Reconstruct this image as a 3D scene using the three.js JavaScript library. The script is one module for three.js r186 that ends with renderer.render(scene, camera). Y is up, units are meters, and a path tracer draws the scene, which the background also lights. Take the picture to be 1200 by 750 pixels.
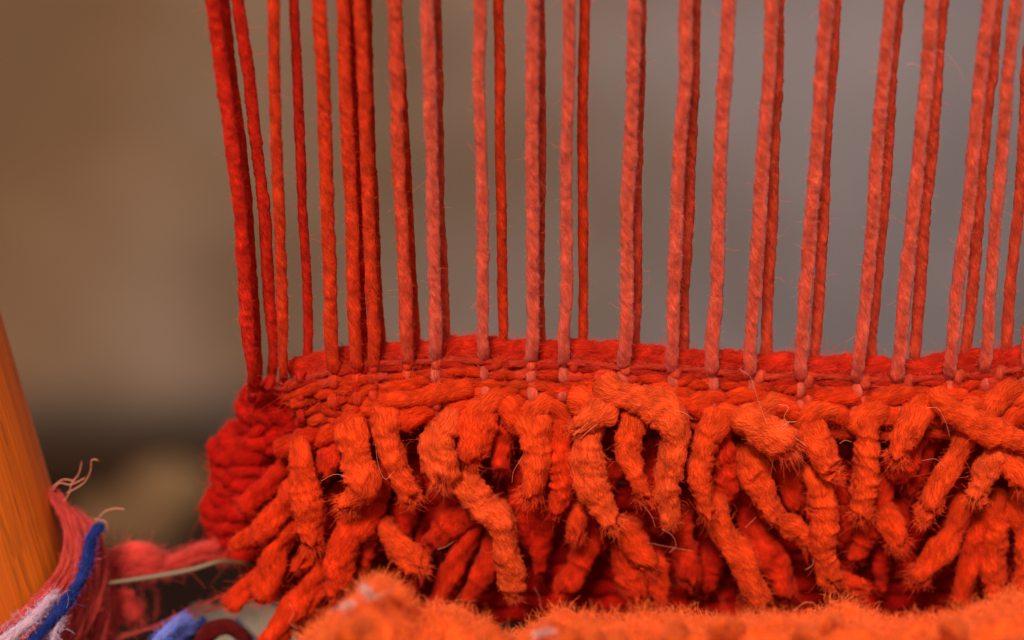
import * as THREE from 'three';

// ---------------------------------------------------------------- camera, sky, sun, exposure
const scene = new THREE.Scene();
const PITCH = 20 * Math.PI / 180, DIST = 0.44, AIM = new THREE.Vector3(0, 0.12, 0);
const FPX = 2200;                                   // focal length in pixels of the 1200 x 750 photograph
const camera = new THREE.PerspectiveCamera(2 * Math.atan(375 / FPX) * 180 / Math.PI, 1.6, 0.02, 60);
camera.position.set(0, AIM.y + DIST * Math.sin(PITCH), DIST * Math.cos(PITCH));
camera.lookAt(AIM);
camera.focus = 0.437;
camera.userData.fStop = 4.2;

const SKY_W = 64, SKY_H = 32, skyData = new Float32Array(SKY_W * SKY_H * 4);
for (let j = 0; j < SKY_H; j++) for (let i = 0; i < SKY_W; i++) {      // an even overcast sky, a little brighter overhead
  const up = Math.sin(((j + 0.5) / SKY_H - 0.5) * Math.PI), k = (j * SKY_W + i) * 4;
  const b = up > 0 ? 0.15 + 0.34 * up : 0.05;
  skyData[k] = b; skyData[k + 1] = b * 0.98; skyData[k + 2] = b; skyData[k + 3] = 1;
}
const sky = new THREE.DataTexture(skyData, SKY_W, SKY_H, THREE.RGBAFormat, THREE.FloatType);
sky.mapping = THREE.EquirectangularReflectionMapping; sky.magFilter = THREE.LinearFilter; sky.needsUpdate = true;
scene.background = sky; scene.environment = sky;

const sun = new THREE.DirectionalLight(0xfff2e2, 1.5);
sun.position.set(-0.28, 1.25, 1.1).add(AIM); sun.target.position.copy(AIM);
sun.castShadow = true; sun.shadow.radius = 26; sun.shadow.mapSize.set(2048, 2048);
Object.assign(sun.shadow.camera, { left: -0.6, right: 0.6, top: 0.6, bottom: -0.6, near: 0.1, far: 6 });
scene.add(sun, sun.target);

const renderer = new THREE.WebGLRenderer({ antialias: true });
renderer.setSize(1024, 640);
renderer.toneMapping = THREE.LinearToneMapping;
renderer.toneMappingExposure = 2.55;
renderer.shadowMap.enabled = true;

// ---------------------------------------------------------------- helpers
let seed = 7;
const rnd = () => { seed = (seed + 0x6D2B79F5) | 0; let t = Math.imul(seed ^ (seed >>> 15), 1 | seed); t = (t + Math.imul(t ^ (t >>> 7), 61 | t)) ^ t; return ((t ^ (t >>> 14)) >>> 0) / 4294967296; };
const rr = (a, b) => a + (b - a) * rnd();
const hash = (x, y, z) => { let h = Math.imul(x, 374761393) + Math.imul(y, 668265263) + Math.imul(z, 2147483647 - 1274126177); h = Math.imul(h ^ (h >>> 13), 1274126177); return ((h ^ (h >>> 16)) >>> 0) / 4294967296; };
const sm = (t) => t * t * (3 - 2 * t), mix = (a, b, t) => a + (b - a) * t, clamp = (v, a, b) => Math.min(b, Math.max(a, v));
function noise(x, y, z) {                              // value noise, 0..1
  const X = Math.floor(x), Y = Math.floor(y), Z = Math.floor(z), u = sm(x - X), v = sm(y - Y), w = sm(z - Z);
  const l = (dy, dz) => mix(hash(X, Y + dy, Z + dz), hash(X + 1, Y + dy, Z + dz), u);
  return mix(mix(l(0, 0), l(1, 0), v), mix(l(0, 1), l(1, 1), v), w);
}
const fbm = (x, y, z) => 0.55 * noise(x, y, z) + 0.3 * noise(2.1 * x + 5, 2.1 * y, 2.1 * z) + 0.15 * noise(4.3 * x, 4.3 * y + 9, 4.3 * z);
const V = (x, y, z) => new THREE.Vector3(x, y, z);

// where the sight line of a point of the photograph meets the upright plane at depth z (metres)
const cs = Math.cos(PITCH), sn = Math.sin(PITCH), EYE = V(0, AIM.y + DIST * sn, DIST * cs);
function at(px, py, z = 0) {
  const a = (px - 600) / FPX, b = -(py - 375) / FPX;
  const dx = a, dy = b * cs - sn, dz = -b * sn - cs;
  const t = (z - EYE.z) / dz;
  return V(EYE.x + dx * t, EYE.y + dy * t, z);
}
const PX = 0.0002, MM = 0.001;

const TRI = { n: 0 };
class MB {                                             // collects vertices of one mesh
  constructor() { this.p = []; this.n = []; this.t = []; this.i = []; this.h = []; }
  get count() { return this.p.length / 3; }
  geo(origin) {
    const g = new THREE.BufferGeometry(), p = new Float32Array(this.p);
    if (origin) for (let k = 0; k < p.length; k += 3) { p[k] -= origin.x; p[k + 1] -= origin.y; p[k + 2] -= origin.z; }
    g.setAttribute('position', new THREE.BufferAttribute(p, 3));
    g.setAttribute('normal', new THREE.BufferAttribute(new Float32Array(this.n), 3));
    g.setAttribute('uv', new THREE.BufferAttribute(new Float32Array(this.t), 2));
    if (this.h.length) { g.addGroup(0, this.i.length, 0); g.addGroup(this.i.length, this.h.length, 1); g.setIndex(this.i.concat(this.h)); }
    else g.setIndex(this.i);
    TRI.n += (this.i.length + this.h.length) / 3;
    return g;
  }
}
function frames(pts) {                                 // parallel transported frames along a polyline
  const T = pts.map((p, i) => V().subVectors(pts[Math.min(i + 1, pts.length - 1)], pts[Math.max(i - 1, 0)]).normalize());
  const N = [], B = [];
  let n = Math.abs(T[0].z) < 0.9 ? V(0, 0, 1) : V(1, 0, 0);
  for (let i = 0; i < pts.length; i++) {
    n = n.clone().addScaledVector(T[i], -n.dot(T[i])).normalize();
    N.push(n); B.push(V().crossVectors(T[i], n));
  }
  return { T, N, B };
}
// one fibre: a thin three sided tube
function fibre(m, root, dir, len, rad, curl, segs = 3, hair = true) {
  const p = [root.clone()], d = dir.clone().normalize(), axis = V(rr(-1, 1), rr(-1, 1), rr(-1, 1)).normalize();
  for (let k = 0; k < segs; k++) {
    d.applyAxisAngle(axis, curl * rr(0.4, 1.5) / segs);
    if (rnd() < 0.3) axis.set(rr(-1, 1), rr(-1, 1), rr(-1, 1)).normalize();
    p.push(p[p.length - 1].clone().addScaledVector(d, len / segs));
  }
  strand(m, p, rad, hair);
}
function strand(m, p, rad, hair = false) {
  const idx = hair ? m.h : m.i;
  const f = frames(p), base = m.count, S = p.length - 1;
  for (let i = 0; i <= S; i++) for (let j = 0; j < 3; j++) {
    const a = j * 2.0944, c = Math.cos(a), s = Math.sin(a), N = f.N[i], B = f.B[i];
    const nx = c * N.x + s * B.x, ny = c * N.y + s * B.y, nz = c * N.z + s * B.z, r = rad * (i === S ? 0.4 : 1);
    m.p.push(p[i].x + nx * r, p[i].y + ny * r, p[i].z + nz * r); m.n.push(nx, ny, nz); m.t.push(0.1 + 0.3 * j, i * 0.1 + base * 0.013);
  }
  for (let i = 0; i < S; i++) for (let j = 0; j < 3; j++) {
    const a = base + i * 3 + j, b = base + i * 3 + (j + 1) % 3;
    idx.push(a, b, a + 3, b, b + 3, a + 3);
  }
}
/* a length of wool: lobed by its plies, lumpy, with loose fibres; ctrl points in metres, rad in metres (number or function of 0..1) */
function yarn(m, ctrl, rad, o = {}) {
  const { radial = 18, step = 0.0007, ply = 2, amp = 0.22, twist = 90, lump = 0.16, fuzz = 14, fuzzLen = 0.0022, tip = 0, flat = 0, capA = 1, capB = 1, curl = 1.6, fr = 0.000032, lay = 0.5, rag = 0, felt = 0.16, keep = null, wild = 0.05 } = o;
  const curve = new THREE.CatmullRomCurve3(ctrl, false, 'centripetal'), L = curve.getLength();
  const S = Math.max(8, Math.ceil(L / step)), pts = curve.getSpacedPoints(S), f = frames(pts);
  const R = typeof rad === 'function' ? rad : () => rad;
  const base = m.count, ph = rnd() * 50, W = radial + 1, u0 = rnd(), v0 = rnd();
  for (let i = 0; i <= S; i++) {
    const t = i / S, s = t * L, r0 = R(t);
    let e = 1;                                          // rounded ends
    if (capA && s < r0 * capA) e = Math.sqrt(Math.max(0.0, 1 - (1 - s / (r0 * capA)) ** 2));
    const capEnd = capB && L - s < r0 * (capB + rag);
    for (let j = 0; j <= radial; j++) {
      const th = (j % radial) / radial * Math.PI * 2, c = Math.cos(th), q = Math.sin(th);
      const nx = c * f.N[i].x + q * f.B[i].x, ny = c * f.N[i].y + q * f.B[i].y, nz = c * f.N[i].z + q * f.B[i].z;
      const lobe = Math.abs(Math.cos((ply * th - 6.2832 * twist * s) / 2));
      const x = pts[i].x + nx * r0, y = pts[i].y + ny * r0, z = pts[i].z + nz * r0, k = 1 / Math.max(r0, 0.0008);
      const lp = (fbm(x * k * 0.8 + ph, y * k * 0.8, z * k * 0.8) - 0.5) * 2 * lump;
      const fine = (noise(x * 2000, y * 2000 + ph, z * 2000) - 0.5) * 0.08;
      let e2 = e;
      if (capEnd) { const q = (L - s) / r0 - rag * noise(nx * 2.2 + ph, ny * 2.2, nz * 2.2) * (i < S ? 1 : 0); e2 *= q <= 0 ? 0.02 : q < capB ? Math.sqrt(Math.max(0, 1 - (1 - q / capB) ** 2)) : 1; }
      const sq = flat ? flat * Math.cos(2 * th + ph + s * 160) : 0, mid = (fbm(x * 700 + ph, y * 700, z * 700) - 0.5) * felt;
      const r = r0 * (1 - amp * 0.6 + amp * lobe + lp + fine + mid + sq) * e2;
      m.p.push(pts[i].x + nx * r, pts[i].y + ny * r, pts[i].z + nz * r); m.n.push(0, 0, 0);
      m.t.push(u0 + j / radial + twist * s * 0.35, v0 + s / 0.02);
    }
  }
  const P = m.p, Nn = m.n;
  for (let i = 0; i < S; i++) for (let j = 0; j < radial; j++) {
    const a = base + i * W + j, b = a + 1, c = a + W, d = c + 1;
    m.i.push(a, b, c, b, d, c);
  }
  for (let i = 0; i <= S; i++) for (let j = 0; j < radial; j++) {      // normals from neighbours on the grid
    const id = (ii, jj) => (base + clamp(ii, 0, S) * W + (jj + radial) % radial) * 3;
    const a = id(i, j - 1), b = id(i, j + 1), c = id(i - 1, j), d = id(i + 1, j);
    const ux = P[b] - P[a], uy = P[b + 1] - P[a + 1], uz = P[b + 2] - P[a + 2], vx = P[d] - P[c], vy = P[d + 1] - P[c + 1], vz = P[d + 2] - P[c + 2];
    let nx = uy * vz - uz * vy, ny = uz * vx - ux * vz, nz = ux * vy - uy * vx, l = Math.hypot(nx, ny, nz);
    if (l < 1e-14) { const q = i < S / 2 ? -1 : 1; nx = f.T[i].x * q; ny = f.T[i].y * q; nz = f.T[i].z * q; l = 1; }
    const w = (base + i * W + j) * 3; Nn[w] = nx / l; Nn[w + 1] = ny / l; Nn[w + 2] = nz / l;
    if (j === 0) { const e = w + radial * 3; Nn[e] = nx / l; Nn[e + 1] = ny / l; Nn[e + 2] = nz / l; }
  }
  const n = Math.round(fuzz * L * 1000), root = V(), dir = V();
  for (let k = 0; k < n; k++) {
    const i = Math.floor(rnd() * (S + 1)), w = (base + i * W + Math.floor(rnd() * radial)) * 3, q = rnd() < 0.5 ? -1 : 1;
    root.set(P[w] - Nn[w] * 0.0001, P[w + 1] - Nn[w + 1] * 0.0001, P[w + 2] - Nn[w + 2] * 0.0001);
    if (keep && !keep(root)) continue;
    const far = rnd() < wild;
    dir.set(Nn[w], Nn[w + 1], Nn[w + 2]).multiplyScalar(rnd() < 0.75 ? rr(0.08, 0.4) : rr(0.3, 1)).addScaledVector(f.T[i], q * rr(0.1, 1.1) * lay * 2).add(V(rr(-.45, .45), rr(-.45, .45), rr(-.45, .45)));
    fibre(m, root, dir, fuzzLen * (far ? rr(1.6, 3.4) : rr(0.3, 1.1)), fr * rr(0.7, 1.3), curl * rr(-1.5, 1.5) * (far ? 2 : 1.5), far ? 4 : 2);
  }
  for (let k = 0; k < tip; k++) {                       // the frayed cut end
    const r0 = R(1) * 0.9, a = rnd() * 6.2832, q = Math.sqrt(rnd()) * r0, E = pts[S - 1];
    root.copy(E).addScaledVector(f.N[S], Math.cos(a) * q).addScaledVector(f.B[S], Math.sin(a) * q).addScaledVector(f.T[S], -r0 * (0.2 + 0.9 * (q / r0) ** 2));
    dir.copy(f.T[S]).addScaledVector(f.N[S], Math.cos(a) * q / r0 * 0.9).addScaledVector(f.B[S], Math.sin(a) * q / r0 * 0.9).add(V(rr(-.25, .25), rr(-.25, .25), rr(-.25, .25)));
    fibre(m, root, dir, r0 * (rnd() < 0.12 ? rr(1, 2) : rr(0.3, 1.1)), fr * rr(0.8, 1.3), rr(-2, 2), 3);
  }
}
const used = {};
const numbered = (name) => { const k = used[name] = (used[name] ?? -1) + 1; return k ? `${name}_${String(k).padStart(3, '0')}` : name; };
function mesh(name, g, mat, parent = scene) {
  const o = new THREE.Mesh(g, g.groups.length === 2 ? [mat, mat.userData.hair ?? mat] : mat); o.name = numbered(name); o.castShadow = o.receiveShadow = true; parent.add(o); return o;
}
function tag(o, label, category, group, kind) { Object.assign(o.userData, { label, category }); if (group) o.userData.group = group; if (kind) o.userData.kind = kind; return o; }
function thing(name, pos, label, category, group) { const g = new THREE.Group(); g.name = numbered(name); g.position.copy(pos); scene.add(g); return tag(g, label, category, group); }

// ---------------------------------------------------------------- materials
function tex(w, h, fn, srgb = true) {
  const d = new Uint8Array(w * h * 4);
  for (let y = 0; y < h; y++) for (let x = 0; x < w; x++) { const c = fn(x / w, y / h, x, y), k = (y * w + x) * 4; d[k] = clamp(c[0], 0, 1) * 255; d[k + 1] = clamp(c[1], 0, 1) * 255; d[k + 2] = clamp(c[2], 0, 1) * 255; d[k + 3] = 255; }
  const t = new THREE.DataTexture(d, w, h); t.wrapS = t.wrapT = THREE.RepeatWrapping; t.magFilter = THREE.LinearFilter; t.minFilter = THREE.LinearMipmapLinearFilter; t.generateMipmaps = true;
  if (srgb) t.colorSpace = THREE.SRGBColorSpace; t.needsUpdate = true; return t;
}
// wool: thousands of short fibres laid mostly along the yarn
const FS = 512, lum = new Float32Array(FS * FS).fill(0.5);
for (let k = 0; k < 4200; k++) {
  let x = rnd() * FS, y = rnd() * FS, a = Math.PI / 2 + (rnd() + rnd() - 1) * 0.7;
  const v = rnd() < 0.5 ? rr(0.6, 1) : rr(0, 0.4), n = Math.floor(rr(30, 120)), bend = rr(-0.012, 0.012), hw = rr(0.8, 4.2);
  for (let q = 0; q < n; q++) {
    const w = Math.sin(Math.PI * q / n), r = hw * w;
    for (let e = -Math.ceil(r); e <= r; e++) { const id = ((Math.floor(y) + FS * 4) % FS) * FS + (Math.floor(x + e) + FS * 4) % FS; lum[id] = mix(lum[id], v, 0.6 * w * Math.max(0, 1 - Math.abs(e) / (r + 1))); }
    x += Math.cos(a); y += Math.sin(a); a += bend;
  }
}
const woolMap = tex(FS, FS, (u, v, x, y) => {
  const l = lum[y * FS + x], w = 6.28318, dye = 1 + 0.05 * Math.sin(w * (u + 2 * v)) + 0.05 * Math.sin(w * (2 * u - 3 * v) + 1) + 0.03 * Math.sin(w * (3 * u + 5 * v) + 2), s = (0.64 + 0.44 * l) * dye;
  return [s, s * (0.86 + 0.2 * l), s * (0.78 + 0.32 * l)];
});
const woolBump = tex(FS, FS, (u, v, x, y) => { const l = lum[y * FS + x]; return [l, l, l]; }, false);
function wool(r, g, b, sheen = 0.05, sc = [1, 0.5, 0.35], hair = null) {
  const m = new THREE.MeshPhysicalMaterial({ color: new THREE.Color().setRGB(r, g, b), map: woolMap, bumpMap: woolBump, bumpScale: 0.0004, roughness: 0.95, specularIntensity: 0.12 });
  m.sheen = sheen; m.sheenRoughness = 0.6; m.sheenColor = new THREE.Color().setRGB(...sc);
  const h = hair ?? [Math.min(0.9, r * 1.04 + 0.02), g * 1.15 + 0.004, b * 1.3 + 0.003];            // single fibres let light through and look paler
  m.userData.hair = new THREE.MeshPhysicalMaterial({ color: new THREE.Color().setRGB(...h), roughness: 0.7, specularIntensity: 0.3 });
  return m;
}
const M = {
  orange: [wool(0.80, 0.046, 0.005), wool(0.81, 0.057, 0.007), wool(0.79, 0.037, 0.004), wool(0.82, 0.074, 0.012)],
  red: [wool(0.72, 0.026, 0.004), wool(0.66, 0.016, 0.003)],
  deep: [wool(0.56, 0.007, 0.002, 0.03), wool(0.63, 0.010, 0.003, 0.03)],  // darker reds: shade on the left selvedge put into the wool colour
  coral: wool(0.93, 0.105, 0.047, 0.4, [1, 0.75, 0.72]),
  warpRed: wool(0.92, 0.052, 0.010), warpMid: wool(0.93, 0.086, 0.034), warpShadeRed: wool(0.84, 0.024, 0.007),  // the deepest red carries the shade on the left threads in its colour
  weftRed: wool(0.68, 0.023, 0.006), weftMid: wool(0.88, 0.056, 0.020),
  stray: new THREE.MeshPhysicalMaterial({ color: new THREE.Color().setRGB(0.86, 0.27, 0.16), roughness: 0.7, specularIntensity: 0.3 }),
  pale: wool(0.90, 0.46, 0.36, 0.3, [1, 0.9, 0.85]), lavender: wool(0.82, 0.50, 0.58, 0.3, [1, 0.9, 1]), bindRed: wool(0.76, 0.060, 0.040, 0.2, [1, 0.7, 0.7]),
  blue: wool(0.016, 0.03, 0.20, 0.1, [0.5, 0.6, 1], [0.05, 0.08, 0.34]), sky: wool(0.20, 0.24, 0.72, 0.3, [0.8, 0.8, 1]), maroon: wool(0.14, 0.008, 0.008, 0.05),
  foreground: wool(0.88, 0.105, 0.012, 0.2, [1, 0.5, 0.35], [0.90, 0.14, 0.028]),
};

// ---------------------------------------------------------------- setting: wall, ground, stones
const wallMap = tex(1024, 512, (u, v) => {
  const n = fbm(u * 22, v * 10, 1), m = fbm(u * 60, v * 30, 7), k = clamp((u - 0.462) * 8 + (n - 0.5) * 0.9 + (0.32 - v) * 1.6, 0, 1);   // ochre earth plaster giving way to grey cement
  const a = [0.425, 0.30, 0.19], b = [0.46, 0.41, 0.41], spot = Math.exp(-(((u - 0.4895) / 0.006) ** 2) - ((v - 0.235) / 0.022) ** 2), s = 0.70 + 0.42 * n + 0.14 * m + 0.22 * spot, lowTone = sm(clamp((v - 0.004 + (n - 0.5) * 0.04) / 0.05, 0, 1)) * 0.6 + 0.4;  // the last factor darkens the wall towards its foot
  return [mix(a[0], b[0], k) * s * lowTone, mix(a[1], b[1], k) * s * lowTone, mix(a[2], b[2], k) * s * lowTone];
});
{
  const front = new THREE.BoxGeometry(6, 2.6, 0.2, 120, 52, 1), q = front.attributes.position;
  for (let k = 0; k < q.count; k++) if (q.getZ(k) > 0) q.setZ(k, 0.1 + (fbm(q.getX(k) * 4, q.getY(k) * 4, 3) - 0.5) * 0.03);
  front.computeVertexNormals();
  const w = mesh('wall', front, new THREE.MeshStandardMaterial({ map: wallMap, roughness: 0.95 }));
  w.position.set(0, 0.65, -1.7);
  tag(w, 'blurred plaster wall behind the loom, ochre brown at left and grey at right', 'wall');
}
{
  const g = new THREE.PlaneGeometry(24, 24, 160, 160); g.rotateX(-Math.PI / 2);
  const p = g.attributes.position; for (let k = 0; k < p.count; k++) p.setY(k, (fbm(p.getX(k) * 3, 5, p.getZ(k) * 3) - 0.5) * 0.05);
  g.computeVertexNormals();
  const soil = tex(512, 512, (u, v) => { const n = fbm(u * 16, v * 16, 2), m = noise(u * 90, v * 90, 4); const s = 0.6 + 0.5 * n + 0.2 * m; return [0.115 * s, 0.055 * s, 0.035 * s]; });
  soil.repeat.set(10, 10);
  const o = mesh('ground', g, new THREE.MeshPhysicalMaterial({ map: soil, roughness: 1, specularIntensity: 0.1 })); o.position.y = -0.65; o.userData.kind = 'structure';
}
function stone(pos, s, turn, color, label) {
  const g = new THREE.IcosahedronGeometry(1, 5), p = g.attributes.position, v = V();
  for (let k = 0; k < p.count; k++) { v.fromBufferAttribute(p, k); const r = 0.8 + 0.45 * fbm(v.x * 1.6 + s[0] * 90, v.y * 1.6, v.z * 1.6); p.setXYZ(k, v.x * r * s[0], Math.max(v.y * r, -0.6) * s[1], v.z * r * s[2]); }
  g.computeVertexNormals();
  const o = mesh('stone', g, new THREE.MeshPhysicalMaterial({ color: new THREE.Color().setRGB(...color), roughness: 0.95, specularIntensity: 0.1 })); o.position.copy(pos); o.rotation.y = turn;
  tag(o, label, 'stone');
}
function onGround(px, py, y) { const a = at(px, py, 0), c = EYE, t = (y - c.y) / (a.y - c.y); return V(c.x + (a.x - c.x) * t, y, c.z + (a.z - c.z) * t); }
stone(onGround(205, 572, -0.63), [0.05, 0.032, 0.045], 0.4, [0.13, 0.07, 0.032], 'larger tan stone lying blurred on the dark ground behind the rug');
stone(onGround(150, 612, -0.64), [0.07, 0.03, 0.045], -0.5, [0.10, 0.05, 0.022], 'flatter brown stone lying blurred nearer to the wooden post');
{
  const m = new MB(), S = 60, W = 24, c = onGround(150, 528, -0.60);
  for (let i = 0; i <= S; i++) for (let j = 0; j <= W; j++) { const x = (i / S - 0.5) * 0.62, a = j / W * Math.PI * 2, r = 0.04 * (0.7 + 0.3 * fbm(x * 14, Math.cos(a) * 1.5, Math.sin(a) * 1.5)) * (i % S ? 1 : 0.01); m.p.push(x, Math.cos(a) * r, Math.sin(a) * r + x * 0.04); m.n.push(0, Math.cos(a), Math.sin(a)); m.t.push(x * 8, j / W); }
  for (let i = 0; i < S; i++) for (let j = 0; j < W; j++) { const a = i * (W + 1) + j, b = a + 1, d = a + W + 1; m.i.push(a, d, b, b, d, d + 1); }
  const g = m.geo(); g.computeVertexNormals();
  const o = mesh('log', g, new THREE.MeshPhysicalMaterial({ color: new THREE.Color().setRGB(0.022, 0.010, 0.005), roughness: 0.95, specularIntensity: 0.1 })); o.position.set(c.x - 0.1, -0.615, c.z);  // added only to make the dark band along the foot of the wall
  tag(o, 'added dark timber making the blurred dark band at the foot of the wall', 'log');
}

// ---------------------------------------------------------------- wooden post
const A0 = at(0, 378, -0.006), B0 = at(83, 660, -0.006), PR = 0.024;
const pdir = V().subVectors(A0, B0).normalize(), side = V().crossVectors(V(0, sn, cs), pdir).normalize();      // side points away from the frame's left edge
if (side.x > 0) side.negate();
const postBase = B0.clone().addScaledVector(side, PR).addScaledVector(pdir, -0.62);
{
  const m = new MB(), S = 120, W = 64, Lp = 1.25;
  const f = V().crossVectors(pdir, side).normalize();
  for (let i = 0; i <= S; i++) for (let j = 0; j <= W; j++) {
    const a = j / W * Math.PI * 2, s = i / S * Lp, r = PR * (1 + 0.018 * (fbm(Math.cos(a) * 1.5, Math.sin(a) * 1.5, s * 14) - 0.5) - 0.04 * (s - 0.62));
    const c = Math.cos(a), q = Math.sin(a), nx = c * side.x + q * f.x, ny = c * side.y + q * f.y, nz = c * side.z + q * f.z;
    m.p.push(nx * r + pdir.x * s, ny * r + pdir.y * s, nz * r + pdir.z * s); m.n.push(nx, ny, nz); m.t.push(j / W * 2, s / 0.3);
  }
  for (let i = 0; i < S; i++) for (let j = 0; j < W; j++) { const a = i * (W + 1) + j, b = a + 1, c = a + W + 1; m.i.push(a, b, c, b, c + 1, c); }
  for (const [row, q] of [[0, -1], [S, 1]]) { const k = m.count; for (let j = 0; j <= W; j++) { const a = (row * (W + 1) + j) * 3; m.p.push(m.p[a], m.p[a + 1], m.p[a + 2]); m.n.push(pdir.x * q, pdir.y * q, pdir.z * q); m.t.push(0, 0); } for (let j = 1; j < W; j++) m.i.push(k, k + j, k + j + 1); }
  const grain = (u, v) => { const w = u + 0.03 * fbm(u * 6, v * 3, 1); return 0.5 * noise(w * 60, v * 3, 3) + 0.3 * noise(w * 150, v * 9, 5) + 0.2 * noise(w * 18, v * 1.5, 8); };
  const wm = tex(512, 1024, (u, v) => {
    const g = grain(u, v), pore = 1 - 0.17 * clamp((noise(u * 120, v * 34, 11) - 0.66) * 6, 0, 1) * noise(u * 14, v * 5, 6), wear = 0.9 + 0.2 * fbm(u * 7, v * 6, 4), s = (0.92 + 0.12 * g) * pore * wear;
    return [0.77 * s, 0.345 * s * wear, 0.05 * s];
  });
  const wb = tex(512, 1024, (u, v) => { const g = grain(u, v); return [g, g, g]; }, false);
  const post = thing('wooden_post', postBase, 'leaning orange brown wooden loom post cut off by the left edge', 'post');
  mesh('pole', m.geo(), new THREE.MeshPhysicalMaterial({ map: wm, bumpMap: wb, bumpScale: 0.0003, roughness: 0.55, specularIntensity: 0.5 }), post);
}
const postFront = (px, py) => {                       // depth of the post's skin towards the camera at a point of the photograph
  let e = 83 + (py - 660) * 0.3, c = e - PR / PX, d = Math.min(0.985, Math.abs((px - c) * PX / PR));
  return -0.006 + PR * Math.sqrt(1 - d * d);
};

// ---------------------------------------------------------------- the rug
const FELL = [[240, 470], [280, 450], [320, 428], [345, 416], [400, 406], [450, 402], [540, 397], [600, 399], [680, 401], [760, 406], [860, 413], [960, 418], [1050, 421], [1100, 418], [1150, 411], [1200, 409], [1300, 402], [1400, 398]];
const fell = (x) => { let k = 0; while (k < FELL.length - 2 && FELL[k + 1][0] < x) k++; const [a, b] = [FELL[k], FELL[k + 1]], t = clamp((x - a[0]) / (b[0] - a[0]), 0, 1); return mix(a[1], b[1], t); };
const rugBase = at(700, 720, -0.004);
const rug = thing('pile_rug', rugBase, 'unfinished red and orange wool rug with shaggy cut pile, still on its warp', 'rug');
const rugPart = (name, m, mat) => mesh(name, m.geo(rugBase), mat, rug);

// warp threads: [layer, x at the top of the photograph, x and y where it enters the weave, radius px, material, label]
const WARP = [
  ['F', 250, 296, 442, 8.0, M.warpShadeRed, 'deep red front warp thread, leftmost of all the warp threads'],
  ['B', 260, 303, 432, 6.5, M.warpShadeRed, 'dark red warp thread twisted close behind the leftmost one'],
  ['B', 277, 320, 425, 7.5, M.warpShadeRed, 'dark red warp thread leaning right, second visible line from the left'],
  ['F', 320, 332, 441, 6.6, M.warpRed, 'slim red front warp thread meeting the leaning dark one at the left of the weave'],
  ['B', 345, 361, 414, 6.0, M.warpShadeRed, 'slim lone dark red warp thread ending at the upper left corner of the weave'],
  ['F', 374, 391, 434, 8.0, M.warpRed, 'red warp thread with clear twist just right of the slim dark one'],
  ['F', 400, 418, 432, 7.6, M.warpRed, 'red front warp thread with a dark one pressed against its right side'],
  ['B', 409, 426, 404, 6.0, M.warpShadeRed, 'dark warp thread in shade between two red front threads at left'],
  ['F', 422, 438, 430, 7.2, M.warpRed, 'orange red front warp thread just right of the dark shaded one'],
  ['B', 428, 446, 404, 6.4, M.warpRed, 'red warp thread hidden behind the orange red one at left'],
  ['F', 460, 478, 425, 7.6, M.warpMid, 'orange red front warp thread, broad and evenly lit, left of the first coral pink one'],
  ['B', 465, 486, 404, 6.4, M.warpRed, 'red warp thread behind the broad evenly lit orange red one'],
  ['F', 501, 510, 419, 7.6, M.coral, 'coral pink front warp thread, the first pink one from the left'],
  ['B', 510, 521, 403, 7.0, M.warpMid, 'orange red warp thread behind the first pink one from the left'],
  ['F', 562, 567, 419, 7.0, M.coral, 'slim coral pink warp thread left of a lone dark red one near the middle'],
  ['B', 583, 590, 399, 6.2, M.warpRed, 'lone dark red back warp thread right of the slim pink one, left of the middle'],
  ['F', 624, 623, 421, 7.6, M.coral, 'coral front warp thread of the upright pair nearest the middle'],
  ['B', 630, 633, 401, 7.0, M.warpMid, 'orange red back warp thread of the upright pair nearest the middle'],
  ['F', 666, 661, 425, 7.0, M.coral, 'slim coral warp thread beside a lone dark red one, right of the middle'],
  ['B', 685, 683, 401, 6.2, M.warpRed, 'lone dark red back warp thread with clear twist, right of the middle'],
  ['F', 742, 731, 429, 7.8, M.coral, 'coral front thread of the first pair right of the lone dark red ones'],
  ['B', 751, 743, 404, 7.2, M.warpMid, 'red back thread of the first pair right of the lone dark red ones'],
  ['F', 805, 787, 433, 7.8, M.coral, 'coral front thread of the pair just left of the lone slim pink thread at right'],
  ['B', 815, 801, 408, 7.2, M.warpMid, 'red back thread of the pair just left of the lone slim pink thread at right'],
  ['F', 854, 834, 436, 8.0, M.coral, 'lone slim coral warp thread between two doubled pairs, right of the middle'],
  ['F', 905, 879, 439, 7.8, M.coral, 'coral front thread of the pair just right of the lone slim pink one'],
  ['B', 914, 898, 413, 7.2, M.warpMid, 'red back thread of the pair just right of the lone slim pink one'],
  ['F', 968, 938, 441, 8.0, M.coral, 'coral front thread of the fourth doubled pair from the right edge'],
  ['B', 978, 955, 417, 7.2, M.warpMid, 'red back thread of the fourth doubled pair from the right edge'],
  ['F', 1045, 1005, 444, 7.6, M.coral, 'coral front thread of the third doubled pair from the right edge'],
  ['B', 1053, 1021, 420, 7.0, M.warpMid, 'red back thread of the third doubled pair from the right edge'],
  ['F', 1093, 1052, 443, 7.8, M.coral, 'coral front thread of the second doubled pair from the right edge'],
  ['B', 1104, 1072, 419, 7.2, M.warpMid, 'red back thread of the second doubled pair from the right edge'],
  ['F', 1159, 1113, 438, 7.6, M.coral, 'coral front thread of the doubled pair nearest the right edge'],
  ['B', 1169, 1132, 413, 7.2, M.warpMid, 'red back thread of the doubled pair nearest the right edge'],
  ['F', 1190, 1154, 432, 7.0, M.coral, 'slim coral warp thread, the last whole one before the right edge'],
  ['B', 1212, 1179, 409, 7.0, M.warpMid, 'red warp thread leaving the photo through the upper right edge'],
  ['F', 1242, 1204, 430, 7.6, M.coral, 'coral warp thread showing only at its foot on the right edge'],
];
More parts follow.
